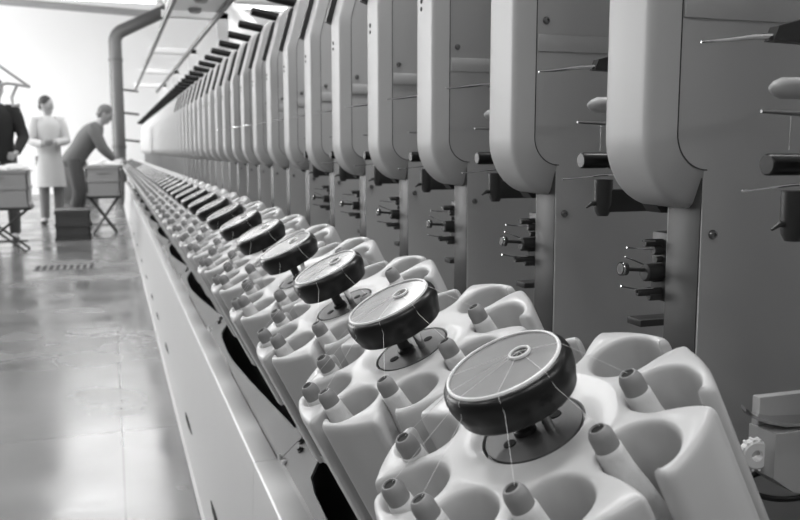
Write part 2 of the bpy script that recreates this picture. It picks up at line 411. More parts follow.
def arcblade(bm):
    prev = []
    pts = [(0.547, -0.237), (0.556, -0.2445), (0.570, -0.250), (0.59, -0.2545), (0.64, -0.258), (0.70, -0.258)]
    for i, (x, z) in enumerate(pts):
        w = 0.003 + 0.010 * min(1, i / 3)
        prev.append([bm.verts.new((x, 0.94 - w/2, z)), bm.verts.new((x, 0.94 + w * 1.8, z + .002)), bm.verts.new((x, 0.94 + w * 1.8, z - 0.001)), bm.verts.new((x, 0.94 - w/2, z - 0.003))])
    for a, b in zip(prev, prev[1:]):
        for i in range(4):
            j = (i+1) % 4; bm.faces.new((a[i], a[j], b[j], b[i]))
    bm.faces.new(prev[0]); bm.faces.new(prev[-1][::-1])
ME['arc'] = mt(arcblade, 'curved_yarn_blade', 'chrome', 40)
def cutterbox(bm):
    prism_y(bm, [(0.575, -0.262), (0.575, -0.305), (0.600, -0.322), (0.70, -0.335), (0.70, -0.262)], 0.93, 0.965)
    box(bm, 0.577, 0.70, 0.955, 0.965, -0.262, -0.234, bev=0.001)
ME['cutter'] = mt(cutterbox, 'splicer_box', 'paint', 20)
def wheel(bm):
    n = 20; T = aim((0.571, 0.955, -0.287), (-0.25, -1, 0))
    P = []
    lathe(bm, [(0.0055, 0), (0.0125, 0), (0.0145, 0.002), (0.0145, 0.009), (0.0125, 0.011), (0.0055, 0.011), (0.0055, 0)], 28, T)
    for i in range(14):
        a = 2 * PI * i / 14
        lathe(bm, [(0, 0.001), (0.0016, 0.001), (0.0016, 0.010), (0, 0.010)], 6, T @ Matrix.Translation((0.0143 * math.cos(a), 0.0143 * math.sin(a), 0)))
ME['wheel'] = mt(wheel, 'knurled_wheel', 'whitepaint')
def ring(bm):
    pts = [(0.605 + 0.040 * math.cos(a), 0.95 + 0.02 * math.sin(a), -0.322 + 0.006 * math.sin(a)) for a in [2 * PI * i / 30 for i in range(31)]]
    tube(bm, pts, 0.0028, 8, caps=False)
ME['ring'] = mt(ring, 'hose_ring', 'black')
ME['plateblk'] = B('lower_stop', 'dark', (0.625, 0.70, 0.90, 0.93, -0.222, -0.213), bev=0.001)
def under(bm):  # dark wedge shaped as the black shadow under the hood, behind the front strip
    prism_y(bm, [(0.600, -0.072), (0.575, -0.040), (0.572, 0.0), (0.60, 0.03), (0.68, 0.03), (0.68, -0.074)], Y0 + 0.070, Y0 + 0.098)
ME['under'] = mt(under, 'shadow_wedge', 'dark', 20)
def slot(bm):
    # dark package holder rail on the far edge of the sloped top of a housing
    pts = [(0.566, 0.322), (0.600, 0.440), (0.608, 0.455), (0.626, 0.455), (0.582, 0.315)]
    prism_y(bm, [(x - 0.036, z) for x, z in pts], Y0 + 0.106, Y0 + 0.122)
ME['slot'] = mt(slot, 'package_holder', 'dark', 20)
def lever(bm):
    lathe(bm, [(0, 0), (0.010, 0.0006), (0.0145, 0.004), (0.0155, 0.010), (0.0155, 0.100), (0.010, 0.103), (0.010, 0.16), (0, 0.16)], 24, aim((0.498, Y0 + 0.145, 0.495), (1, 0, -0.18)))
ME['lever'] = mt(lever, 'lever_handle', 'black')
def stud(bm):
    lathe(bm, [(0.005, 0), (0.0048, 0.002), (0.003, 0.003), (0.0, 0.003)], 16, aim((0.5413, Y0 + 0.075, 0.265), (-1, 0, 0)))
    lathe(bm, [(0.004, 0), (0.0038, 0.002), (0.002, 0.003), (0.0, 0.003)], 16, aim((0.5413, Y0 + 0.075, 0.251), (-1, 0, 0)))
ME['stud'] = mt(stud, 'cover_stud', 'dark')

for n in range(-1, N_UNITS):
    if n < 0: lab = 'Winding unit cut by the right picture edge, only its protruding guides showing'
    else: lab = '%s tall grey winding unit housing, a curved hood over a flat side panel' % ordn(n).capitalize()
    r = empty('winding_unit', lab, 'winding unit', 'winding units along the machine', Matrix.Translation((0, PITCH * n, 0)))
    if n >= 0:
        h = obj('hood', ME['hood'], r)
        if n < 18: obj('cover_stud', ME['stud'], h)
    else:
        h = obj('hood', ME['hood'], r)
    b = obj('side_panel', ME['body'], r)
    fp = obj('front_plate', ME['frontplate'], r)
    if n < 16: obj('dark_gap_line', ME['dark_gap_line'], h)
    if n < 12:
        obj('ledge', ME['ledge'], b)
        obj('screw', ME['screw'], b, (0.616, Y0, -0.091)); obj('screw', ME['screw'], b, (0.580, Y0, 0.178))
    if n < 12:
        g = obj('feeler_blade', ME['guide'], r); obj('blade_bracket', ME['gbr'], g)
        obj('shadow_wedge', ME['under'], r)
    if n < 6:
        obj('air_nozzle', ME['nozzle'], r); obj('guide_rod', ME['smallrod'], r); obj('thread_guide', ME['thinrod'], r)
        obj('guide_motor', ME['motor'], r)
        obj('drive_roller', ME['roller'], r)
        t = obj('yarn_tensioner', ME['tension'], r); obj('wire_hook', ME['wires'], t)
        obj('lower_stop', ME['plateblk'], r)
    if n < 0:
        obj('curved_yarn_blade', ME['arc'], r); c = obj('splicer_box', ME['cutter'], r)
        obj('knurled_wheel', ME['wheel'], c); obj('hose_ring', ME['ring'], r)
    if n < 22: obj('package_holder', ME['slot'], r)
    obj('lever_handle', ME['lever'], r)

# ------------------------------------------------------------------ machine base and trough
Y_END = PITCH * N_UNITS + 0.75
r = empty('machine_base', 'long dark machine base under the row of bobbin magazines', 'machine base')
bm = new(); bmz = mag_matrix(0) @ Vector((0, 0, 0))
bot = C0 - AX * (H_TOP + LEN)
def on_base(u): return (bot.x + u * UX.x, bot.z + u * UX.z)
p0, p1 = on_base(-0.03), on_base(0.10)
p0 = (p0[0], p0[1] - 0.001); p1 = (p1[0], p1[1] - 0.001)
prism_y(bm, [p0, p1, (p1[0], -0.4615), (1.10, -0.4615), (1.10, -1.03), (p0[0], -1.03)], -0.3, Y_END)
obj('frame', mesh_from(bm, 'frame', 'base', 0), r)
bolt_me = mt(lambda bm: lathe(bm, [(0.007, 0), (0.007, 0.003), (0.0045, 0.004), (0.0045, 0.008), (0, 0.008)], 12, aim((0, 0, 0), (-0.105, 0, 0.115)), cap0=True), 'bolt', 'dark')
br_me = B('support_bracket', 'base', (-0.03, 0.0, -0.02, 0.02, -0.07, 0.0), bev=0.004)
for n in range(0, 9):
    y = 0.50 + PITCH * n
    obj('support_bracket', br_me, r, (p0[0], y + 0.16, p0[1] - 0.005))
PS = (0.115, 0.105)          # slope of the inner cover plates

XB, ZB = 0.285, -0.60
def trough(bm, y0, y1):
    t = 0.004
    # outer skin: foot lip, panel, rounded rim, flange
    P = [(0.212, -1.0), (0.222, -0.945), (0.232, -0.80), (0.2385, -0.610), (0.2392, -0.604), (0.2415, -0.6010), (0.2445, -0.600), (XB, ZB), (XB, ZB - t), (0.249, -0.605), (0.2455, -0.608), (0.2435, -0.613), (0.2365, -0.80), (0.2265, -0.945), (0.2165, -1.0)]
    prism_y(bm, P, y0, y1)
SEC = 1.285; YS = 0.308
slits = [2.13, 2.96, 4.16, 5.0, 5.68, 6.6, 7.6, 8.9, 10.1, 11.6]
for s in range(-1, 13):
    y0 = YS + SEC * s; y1 = y0 + SEC - 0.002
    r = empty('trough_section', '%s sheet metal section of the light grey trough beside the aisle' % (ordn(s + 1).capitalize()), 'machine trough', 'trough sections along the aisle', Matrix.Translation((0, y0, -1.03)))
    bm = new(); trough(bm, 0, SEC - 0.002); bmesh.ops.translate(bm, vec=(0, 0, 1.03), verts=bm.verts)
    obj('front_panel', mesh_from(bm, 'front_panel', 'guard', 30), r)
    bm = new(); prism_y(bm, [(0.212, -1.03), (0.200, -1.028), (0.200, -1.024), (0.209, -1.024), (0.212, -1.0), (0.216, -1.0)], 0, SEC - 0.002); bmesh.ops.translate(bm, vec=(0, 0, 1.03), verts=bm.verts)
    obj('foot_lip', mesh_from(bm, 'foot_lip', 'guard', 30), r)
    # flap: triangular extension of the flange
    bm = new()
    P = [(XB, SEC - 0.60), (XB + 0.002, SEC - 0.60), (XB + 0.012, SEC - 0.30), (XB + 0.034, SEC - 0.012), (XB + 0.030, SEC - 0.004), (XB, SEC - 0.004)]
    for z in (0.4295, 0.4265):
        f = bm.faces.new([bm.verts.new((x, y, z + (x - XB) * 0.15)) for x, y in P])
    bm.verts.ensure_lookup_table(); k = len(P)
    for i in range(k): bm.faces.new((bm.verts[i], bm.verts[(i+1) % k], bm.verts[k + (i+1) % k], bm.verts[k + i]))
    obj('flap', mesh_from(bm, 'flap', 'guard', 0), r)
    # inner cover plate rising under the drums, cut away beside the flap
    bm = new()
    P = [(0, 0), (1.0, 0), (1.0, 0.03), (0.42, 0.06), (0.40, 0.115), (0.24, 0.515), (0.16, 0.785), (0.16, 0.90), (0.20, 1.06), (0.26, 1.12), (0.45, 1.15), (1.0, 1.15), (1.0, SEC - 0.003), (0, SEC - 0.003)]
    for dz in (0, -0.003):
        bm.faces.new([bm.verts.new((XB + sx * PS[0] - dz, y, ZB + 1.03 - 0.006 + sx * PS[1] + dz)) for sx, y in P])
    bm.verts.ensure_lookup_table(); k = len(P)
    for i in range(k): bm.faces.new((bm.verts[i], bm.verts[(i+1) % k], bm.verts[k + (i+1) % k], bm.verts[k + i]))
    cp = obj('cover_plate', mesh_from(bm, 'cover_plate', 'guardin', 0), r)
    for sx, dy in ((0.40, 1.276 - 0.01), (0.33, 1.24)):
        obj('bolt', bolt_me, cp, (XB + sx * PS[0], dy, ZB + 1.03 - 0.006 + sx * PS[1]))
    for ys in slits:
        if y0 <= ys < y1:
            bm = new(); dy = ys - y0
            tube(bm, [(0.2208, dy - 0.13, 0.083), (0.2203, dy - 0.05, 0.085), (0.2203, dy + 0.05, 0.085), (0.2208, dy + 0.13, 0.083)], [0.0012, 0.005, 0.005, 0.0012], 8)
            o = obj('slit', mesh_from(bm, 'slit', 'hole', 30), r)
    bm = new(); lathe(bm, [(0.006, 0), (0.006, 0.006), (0.003, 0.008), (0, 0.008)], 10, aim((XB + 0.008, SEC - 0.03, 0.430), (0, 0, 1)), cap0=True)
    lathe(bm, [(0.004, 0), (0.004, 0.010), (0, 0.010)], 8, aim((XB + 0.004, SEC - 0.004, 0.430), (0, 0, 1)), cap0=True)
    obj('flap_bolt', mesh_from(bm, 'flap_bolt', 'whitepaint', 30), r)

# ------------------------------------------------------------------ setting
XL, XR, YB, YE, ZC, ZF = -7.0, 5.0, -3.0, 21.5, 3.7, -1.03
structure('floor', B('floor', 'floor', (XL, XR, YB, YE, ZF - 0.1, ZF), smooth=0))
structure('wall_back', B('wall_back', 'wall', (XL, XR, YE, YE + 0.15, ZF, ZC), smooth=0))
structure('wall_left', B('wall_left', 'cabinet', (XL - 0.15, XL, YB, YE, ZF, ZC), smooth=0))
structure('wall_right', B('wall_right', 'wall', (XR, XR + 0.15, YB, YE, ZF, ZC), smooth=0))
added_win = obj('added_window_1', B('added_window_1', 'whitepaint', *([(XL, XL + 0.06, y, y + 0.08, -0.1, 3.0) for y in (10.0, 12.4, 14.8, 17.2, 19.6)] + [(XL, XL + 0.06, 10.0, 19.68, z, z + 0.08) for z in (-0.1, 1.4, 2.95)]), smooth=0)); added_win['kind'] = 'structure'  # out of view, added to brighten the far wall
pane = obj('pane', B('pane', 'added_glow', (XL + 0.005, XL + 0.015, 10.0, 19.6, -0.1, 3.0), smooth=0), added_win)
structure('ceiling', B('ceiling', 'ceiling', (XL, XR, YB, YE, ZC, ZC + 0.1), smooth=0))

def lamp_tube(bm, L): tube(bm, [(-L/2, 0, 0), (L/2, 0, 0)], 0.022, 12)
lt = mt(lambda bm: lamp_tube(bm, 1.7), 'lamp_tube', 'lamp'); lh = B('lamp_housing', 'lamphouse', (-0.9, 0.9, -0.11, 0.11, 0.03, 0.09), bev=0.01)
LAMPS = []
srod = mt(lambda bm: tube(bm, [(0, 0, 0), (0, 0, 3.7 - 2.53 - 0.085)], 0.006, 6), 'suspension_rod', 'rail')
for iy, y in enumerate([-1.6, 1.4, 4.4, 7.1, 9.4, 11.5, 13.6, 15.7]):
    for ix, x in enumerate([-3.7, 0.0, 2.45]):
        LAMPS.append((x, y, ix, iy))
for x, y, ix, iy in LAMPS:
    seen = (iy == 7)
    row = ['ceiling lamp left of the aisle', 'ceiling lamp over the aisle', 'ceiling lamp above the machine'][ix]
    r = empty('ceiling_lamp', 'Fluorescent %s in the %s row from the camera end' % (row, ordn(iy) if iy else 'first'), 'ceiling lamp', 'fluorescent ceiling lamps', Matrix.Translation((x, y, 2.53)))
    obj('lamp_housing', lh, r); obj('lamp_tube', lt, r)
    for sx in (-0.7, 0.7): obj('suspension_rod', srod, r, (sx, 0, 0.085))
    ld = bpy.data.lights.new('lamp_light', 'AREA'); ld.shape = 'RECTANGLE'; ld.size = 1.7; ld.size_y = 0.45
    ld.energy = [36, 46, 50, 45, 40, 36, 36, 40][iy] * [1.1, 1.0, 0.9][ix]
    lo = bpy.data.objects.new('lamp_light', ld); COL.objects.link(lo); lo.parent = r; lo.location = (0, 0, -0.03)

# pipe with elbow, standing near the machine's far end
bm = new()
arc = [(0.17 + 0.25 - 0.25 * math.cos(a), 17.2, 2.00 + 0.25 * math.sin(a)) for a in [i * math.radians(62) / 8 for i in range(9)]]
tube(bm, [(0.17, 17.2, ZF + 0.001), (0.17, 17.2, 0.5)] + arc + [(1.17, 17.2, 2.66)], 0.118, 20)
pipe = obj('pipe', mesh_from(bm, 'pipe', 'pipe', 40)); tag(pipe, 'tall grey pipe rising beside the machine end, bent at the top', 'pipe')
for z in (-0.80, 0.06, 1.68):
    bm = new(); lathe(bm, [(0.119, -0.03), (0.130, -0.03), (0.130, 0.03), (0.119, 0.03)], 24, Matrix.Translation((0.17, 17.2, z)))
    obj('pipe_collar', mesh_from(bm, 'pipe_collar', 'rail', 40), pipe)
for i, z in enumerate((1.13, 0.70, 0.19)):
    o = obj('pipe_peg', mt(lambda bm: tube(bm, [(0.28, 17.15, z), (0.55, 17.15, z - 0.03)], 0.022, 10), 'pipe_peg', 'dark'), pipe)

bm = new(); tube(bm, [(1.0, 15.5, 2.68), (1.35, 13.2, 2.30), (1.55, 10.6, 1.45), (1.60, 9.2, 0.95), (1.62, 8.8, 0.60)], 0.20, 24)
tag(obj('air_duct', mesh_from(bm, 'air_duct', 'duct', 40)), 'thick grey air duct sloping down behind the machine top', 'air duct')
bm = new(); tube(bm, [(-3.6, 18.0, 2.84), (1.2, 18.0, 2.66)], 0.07, 14)
tag(obj('ceiling_pipe', mesh_from(bm, 'ceiling_pipe', 'duct', 40)), 'horizontal grey pipe running under the ceiling at the far wall', 'pipe')

# overhead travelling cleaner track
bm = new(); box(bm, 0.435, 0.460, 5.6, 15.6, 0.985, 1.02); r1 = obj('track_rail', mesh_from(bm, 'track_rail', 'rail', 0))
tag(r1, 'left dark rail of the overhead track, nearer the aisle', 'rail', 'overhead track rails')
bm = new(); box(bm, 0.800, 0.825, 5.6, 15.6, 0.985, 1.02); r2 = obj('track_rail', mesh_from(bm, 'track_rail', 'rail', 0))
tag(r2, 'right dark rail of the overhead track, above the machine top', 'rail', 'overhead track rails')
for i, y in enumerate((7.0, 9.58, 12.14, 14.7)):
    bm = new()
    tube(bm, [(0.43, y, 1.035), (0.90, y, 1.035), (0.90, y, 0.98)], 0.02, 4)
    box(bm, 0.42, 0.93, y - 0.02, y + 0.02, 1.022, 1.075, bev=0.004)
    box(bm, 0.84, 0.93, y - 0.02, y + 0.02, 0.44, 1.075, bev=0.004)
    o = obj('track_bracket', mesh_from(bm, 'track_bracket', 'whitepaint', 0))
    tag(o, 'White right-angled bracket carrying the overhead track, %s from the camera' % ordn(i), 'bracket', 'overhead track brackets')
r = empty('travelling_cleaner', 'pale boxy travelling cleaner hanging on the overhead track', 'travelling cleaner', None, Matrix.Translation((0.63, 6.3, 1.03)))
bm = new(); box(bm, -0.22, 0.24, -0.35, 0.40, 0.03, 0.34, bev=0.03)
obj('casing', mesh_from(bm, 'casing', 'whitepaint', 40), r)
bm = new(); box(bm, -0.20, 0.22, -0.33, 0.38, -0.005, 0.03, bev=0.003); obj('underframe', mesh_from(bm, 'underframe', 'whitepaint', 0), r)
obj('edge_strip', B('edge_strip', 'dark', (-0.215, 0.235, -0.362, -0.350, 0.0, 0.035)), r)
for yy in (-0.2, 0.25):
    obj('motor_cap', mt(lambda bm: lathe(bm, [(0, 0.03), (0.05, 0.03), (0.05, -0.02), (0.035, -0.035), (0, -0.035)], 16, Matrix.Translation((0.0, yy, 0))), 'motor_cap', 'duct'), r)

# floor grate
r = empty('floor_grate', 'small dark slotted drain grate set in the aisle floor', 'drain grate', None, Matrix.Translation((-0.42, 8.0, ZF)))
bm = new(); box(bm, -0.25, 0.25, -0.16, 0.16, 0.0, 0.003); obj('grate_pit', mesh_from(bm, 'grate_pit', 'cabinet', 0), r)
bm = new()
for i in range(9): box(bm, -0.235 + i * 0.055, -0.235 + i * 0.055 + 0.03, -0.14, 0.14, 0.003, 0.006)
obj('grate_slots', mesh_from(bm, 'grate_slots', 'hole', 0), r)['kind'] = 'stuff'

# ------------------------------------------------------------------ crates, stands, box
def crate_mesh(w, d, h, mat):
    bm = new(); t = 0.012
    box(bm, -w/2, w/2, -d/2, d/2, 0, 0.012)
    for s in (-1, 1):
        box(bm, s*w/2 - (t if s > 0 else 0), s*w/2 + (t if s < 0 else 0), -d/2, d/2, 0, h)
        box(bm, -w/2, w/2, s*d/2 - (t if s > 0 else 0), s*d/2 + (t if s < 0 else 0), 0, h)
    for z in (0.0, h * .48, h - 0.03):      # ribs round the walls
        for s in (-1, 1):
            box(bm, -w/2 - 0.012, w/2 + 0.012, s*(d/2 + 0.006) - 0.006, s*(d/2 + 0.006) + 0.006, z, z + 0.03)
            box(bm, s*(w/2 + 0.006) - 0.006, s*(w/2 + 0.006) + 0.006, -d/2 - .012, d/2 + .012, z, z + 0.03)
    return mesh_from(bm, 'crate', mat, 0)
def cone_me():
    return mt(lambda bm: lathe(bm, [(0, 0), (0.012, 0), (0.013, 0.03), (0.022, 0.05), (0.024, 0.16), (0.012, 0.19), (0.010, 0.21), (0, 0.21)], 14), 'yarn_cop', 'yarn')
COP = cone_me()
def crate(x, y, z, w, d, h, label, heap_label, mat='crate', ncops=14, seed=1):
    o = obj('crate', crate_mesh(w, d, h, mat), None, (x, y, z)); tag(o, label, 'crate')
    rim = B('handle_rim', mat, (-0.07, 0.07, -d/2 - 0.02, -d/2 - 0.012, h - 0.075, h - 0.045)); hh = obj('handle', rim, o)
    rr = random.Random(seed)
    for i in range(ncops):
        fx = (i % 5 - 2) / 2.6; fy = (i // 5 - 1) / 2.0
        c = obj('yarn_cop', COP, None, (x + fx * (w/2 - .05) - 0.06, y + fy * (d/2 - 0.06), z + h + 0.005 + rr.uniform(0, 0.03)))
        c.rotation_euler = (rr.uniform(-0.4, 0.4), PI/2 + rr.uniform(-0.25, 0.25), rr.uniform(-0.5, 0.5))
        tag(c, heap_label, 'yarn bobbin', heap_label + ' heap')
        if i == 0: pass
    # layer under the visible cops
    for i in range(6):
        c = obj('yarn_cop', COP, None, (x + (i % 3 - 1) * (w/3.4) - 0.1, y + (i // 3 - .5) * d/2.4, z + h - 0.04))
        c.rotation_euler = (0, PI/2, rr.uniform(-0.3, 0.3)); tag(c, heap_label, 'yarn bobbin', heap_label + ' heap')
    return o
def stand(x, y, w, d, ztop, label, wheels=True):
    r = empty('crate_stand', label, 'stand', None, Matrix.Translation((x, y, ZF)))
    H = ztop - ZF
    bm = new(); box(bm, -w/2, w/2, -d/2, d/2, H - 0.03, H - 0.001); obj('top_frame', mesh_from(bm, 'top_frame', 'dark', 0), r)
    for sx in (-1, 1):
        for sy in (-1, 1):
            bm = new(); tube(bm, [(sx*(w/2 - .03), sy*(d/2 - .03), H - 0.02), (-sx*(w/2 - .06), sy*(d/2 - .03), 0.0)], 0.013, 8)
            obj('leg', mesh_from(bm, 'leg', 'dark', 40), r)
    bm = new(); tube(bm, [(-w/2 + .06, 0, 0.10), (w/2 - .06, 0, 0.10)], 0.01, 8); obj('crossbar', mesh_from(bm, 'crossbar', 'dark', 40), r)
    return r
stand(-0.095, 11.25, 0.40, 0.36, -0.56, 'low folding stand with crossed dark legs beside the machine end')
crate(-0.095, 11.25, -0.56, 0.38, 0.40, 0.36, 'grey plastic crate heaped with white bobbins beside the machine end', 'White bobbin lying on top of the crate beside the machine end', seed=3)
stand(-1.09, 9.5, 0.62, 0.42, -0.57, 'dark crossed-leg stand under the crate at the left picture edge')
crate(-1.09, 9.5, -0.57, 0.58, 0.42, 0.37, 'grey plastic crate of bobbins at the left picture edge', 'White bobbin lying on top of the crate at the left picture edge', seed=5)
o = obj('storage_box', crate_mesh(0.37, 0.42, 0.33, 'crate2'), None, (-0.44, 10.65, ZF)); tag(o, 'dark plastic box standing on the floor between two workers', 'box')
bm = new(); box(bm, -0.19, 0.19, -0.215, 0.215, 0.33, 0.345, bev=0.004); obj('lid', mesh_from(bm, 'lid', 'crate2', 0), o)

# background cabinets and a folding arm
bm = new(); box(bm, -0.95, -0.25, 17.6, 18.2, ZF, -0.25, bev=0.01); cb = obj('cabinet', mesh_from(bm, 'cabinet', 'cabinet', 0)); tag(cb, 'dark low cabinet by the far wall behind the bending worker', 'cabinet')
obj('door', B('door', 'pipe', (-0.92, -0.62, 17.585, 17.6, -0.95, -0.33), bev=0.003), cb); obj('door', B('door', 'pipe', (-0.58, -0.28, 17.585, 17.6, -0.95, -0.33), bev=0.003), cb)
r = empty('hanging_arm', 'thin jointed service arm reaching in from the left edge above the workers', 'service arm', None, Matrix.Translation((-2.2, 9.0, 1.9)))
bm = new(); tube(bm, [(0, 0, 0.84), (0, 0, -0.1), (1.27, 0, -1.13), (1.50, 0, -1.30)], 0.016, 10); obj('arm_tube', mesh_from(bm, 'arm_tube', 'duct', 40), r)
bm = new(); tube(bm, [(1.10, 0, -1.32), (1.30, 0, -1.27), (1.50, 0, -1.30)], 0.014, 8); obj('brace', mesh_from(bm, 'brace', 'duct', 40), r)
bm = new(); tube(bm, [(1.38, 0, -1.29), (1.33, 0, -1.40), (1.34, 0, -1.48), (1.40, 0, -1.47)], 0.016, 8); obj('hook', mesh_from(bm, 'hook', 'duct', 40), r)

# ------------------------------------------------------------------ people
def skin_mesh(name, mat, verts, edges, root=0, sub=2):
    me = bpy.data.meshes.new(name); me.from_pydata([v[:3] for v in verts], edges, [])
    o = bpy.data.objects.new(name + '_tmp', me); COL.objects.link(o)
    s = o.modifiers.new('s', 'SKIN'); s.use_smooth_shade = True
    for i, v in enumerate(verts):
        sv = me.skin_vertices[0].data[i]; rr = v[3]; sv.radius = rr if isinstance(rr, tuple) else (rr, rr); sv.use_root = (i == root)
    ss = o.modifiers.new('ss', 'SUBSURF'); ss.levels = sub; ss.render_levels = sub
    dg = bpy.context.evaluated_depsgraph_get(); dg.update()
    m2 = bpy.data.meshes.new_from_object(o.evaluated_get(dg)); m2.name = name
    bpy.data.objects.remove(o); m2.materials.clear(); m2.materials.append(M[mat])
    m2.polygons.foreach_set('use_smooth', [True] * len(m2.polygons))
    return m2
def chain(V, E, pts, start=None):
    idx = []
    last = start
    for p in pts:
        V.append(p); i = len(V) - 1
        if last is not None: E.append((last, i))
        last = i; idx.append(i)
    return idx
def ellipsoid(bm, c, r, mtx=None, u=16, v=12):
    t = Matrix.Translation(c) @ Matrix.Diagonal((r[0], r[1], r[2], 1))
    if mtx is not None: t = mtx @ t
    bmesh.ops.create_uvsphere(bm, u_segments=u, v_segments=v, radius=1, matrix=t)
def lerp(a, b, t): return tuple(a[i] + (b[i] - a[i]) * t for i in range(3))
def person(label, J, mats, head_dir, coat_len=None, mtx=None, group=None):
    """J: joints in the person's own frame (x right in the picture, y away, z up from the floor)"""
    r = empty('person', label, 'person', group, mtx)
    V, E = [], []
    pel = chain(V, E, [J['pelvis'] + (0.125,)])[0]
    sp = chain(V, E, [lerp(J['pelvis'], J['chest'], .5) + ((0.12, 0.10),), J['chest'] + ((0.15, 0.115),), J['neckbase'] + ((0.075, 0.07),), J['neck'] + (0.052,), lerp(J['neck'], J['head'], .6) + ((0.072, 0.08),), J['head'] + ((0.078, 0.092),), J['crown'] + ((0.055, 0.065),)], pel)
    for s in ('l', 'r'):
        hip, knee, ank, toe = (J[s + k] for k in ('hip', 'knee', 'ankle', 'toe'))
        chain(V, E, [hip + (0.088,), lerp(hip, knee, .5) + (0.074,), knee + (0.055,), lerp(knee, ank, .35) + (0.052,), ank + (0.036,), toe + (0.035,)], pel)
        sh, el, wr, ha = (J[s + k] for k in ('shoulder', 'elbow', 'wrist', 'hand'))
        a = chain(V, E, [sh + (0.058,), lerp(sh, el, .5) + (0.047,), el + (0.039,), lerp(el, wr, .4) + (0.037,), wr + (0.026,), lerp(wr, ha, .55) + ((0.036, 0.018),)], sp[1])
    body = obj('body', skin_mesh('body', 'skin', V, E, 0), r)
    # hands: palms with five bent fingers each, fused into the body's wrist
    for s in ('l', 'r'):
        wr, ha, el = Vector(J[s + 'wrist']), Vector(J[s + 'hand']), Vector(J[s + 'elbow'])
        d = (ha - wr).normalized(); side = d.cross(Vector((0, 1, 0.3))).normalized(); nrm = side.cross(d)
        V2, E2 = [], []
        palm = wr + d * 0.05
        root = chain(V2, E2, [tuple(wr) + (0.024,), tuple(palm) + ((0.034, 0.016),)])[1]
        for f in range(4):
            o_ = side * (0.030 - 0.020 * f); L = (0.072, 0.080, 0.075, 0.058)[f]
            b0 = palm + d * 0.042 + o_
            chain(V2, E2, [tuple(b0) + (0.0095,), tuple(b0 + d * L * .5 + nrm * 0.012) + (0.0088,), tuple(b0 + d * L * .85 + nrm * 0.034) + (0.0078,)], root)
        tb = palm + side * 0.034
        chain(V2, E2, [tuple(tb + d * 0.005) + (0.011,), tuple(tb + side * 0.02 + d * 0.03 + nrm * .012) + (0.0095,), tuple(tb + side * 0.018 + d * 0.052 + nrm * .024) + (0.0085,)], root)
        obj('hand', skin_mesh('hand', 'skin', V2, E2, 0, 1), body)
    # face
    hd = Vector(J['head']); fd = Vector(head_dir).normalized(); up = (Vector(J['crown']) - Vector(J['neck'])).normalized(); rt = fd.cross(up).normalized(); up = rt.cross(fd)
    R = Matrix((rt, fd, up)).transposed().to_4x4(); T = Matrix.Translation(hd) @ R
    bm = new()
    ellipsoid(bm, (0, 0.0, 0.0), (0.078, 0.096, 0.118), T); ellipsoid(bm, (0, 0.095, -0.025), (0.014, 0.022, 0.024), T)
    for s in (-1, 1): ellipsoid(bm, (s * 0.078, -0.005, -0.012), (0.010, 0.020, 0.030), T)
    ellipsoid(bm, (0, 0.080, -0.066), (0.026, 0.014, 0.008), T); ellipsoid(bm, (0, 0.055, -0.090), (0.035, 0.035, 0.028), T)
    face = obj('head', mesh_from(bm, 'head', 'skin', 60), body)
    bm = new()
    for s in (-1, 1): ellipsoid(bm, (s * 0.030, 0.084, 0.005), (0.011, 0.008, 0.007), T, 8, 6)
    obj('eyes', mesh_from(bm, 'eyes', 'hair', 60), body)
    bm = new(); ellipsoid(bm, (0, -0.016, 0.030), (0.086, 0.098, 0.102), T); ellipsoid(bm, (0, -0.045, -0.025), (0.076, 0.062, 0.065), T)
    obj('hair', mesh_from(bm, 'hair', mats[0], 60), r)
    # coat or jacket: elliptical loft along the spine, with sleeves
    pv, ch, nb, nk = (Vector(J[k]) for k in ('pelvis', 'chest', 'neckbase', 'neck'))
    lat = (Vector(J['lshoulder']) - Vector(J['rshoulder'])).normalized()
    kn = (Vector(J['lknee']) + Vector(J['rknee'])) / 2
    st = []
    if coat_len:
        for q, a_, b_ in ((coat_len, .20, .165), (coat_len * .6, .190, .160), (coat_len * .25, .178, .150)): st.append((pv.lerp(kn, q), a_, b_))
    else: st.append((pv + (pv - ch).normalized() * 0.09, .165, .135))
    st += [(pv, .165, .140), (pv.lerp(ch, .45), .158, .135), (pv.lerp(ch, .9), .185, .150), (ch.lerp(nb, .35), .192, .145), (ch.lerp(nb, .75), .165, .118), (nb, .105, .090), (nb.lerp(nk, .5), .070, .070)]
    bm = new(); rings = []
    for i, (c, a_, b_) in enumerate(st):
        d = (st[min(i+1, len(st)-1)][0] - st[max(i-1, 0)][0]).normalized(); fr = d.cross(lat).normalized()
        rings.append([bm.verts.new(c + lat * a_ * math.cos(t) + fr * b_ * math.sin(t)) for t in [2*PI*k/24 for k in range(24)]])
    for a_, b_ in zip(rings, rings[1:]):
        for k in range(24):
            k2 = (k+1) % 24; bm.faces.new((a_[k], a_[k2], b_[k2], b_[k]))
    bm.faces.new(rings[0][::-1])
    for s in ('l', 'r'):
        sh, el, wr = (Vector(J[s + k]) for k in ('shoulder', 'elbow', 'wrist'))
        ce = (ch + nb) / 2
        tube(bm, [sh.lerp(ce, .35), sh, sh.lerp(el, .3), sh.lerp(el, .75), el, el.lerp(wr, .25), el.lerp(wr, .6), el.lerp(wr, .95)], [.085, .082, .074, .064, .060, .056, .050, .042], 14)
    obj('coat' if coat_len else 'jacket', mesh_from(bm, 'jacket', mats[1], 70), r)
    bm = new()
    ellipsoid(bm, tuple(pv + Vector((0, 0, -.02))), (.150, .135, .13))
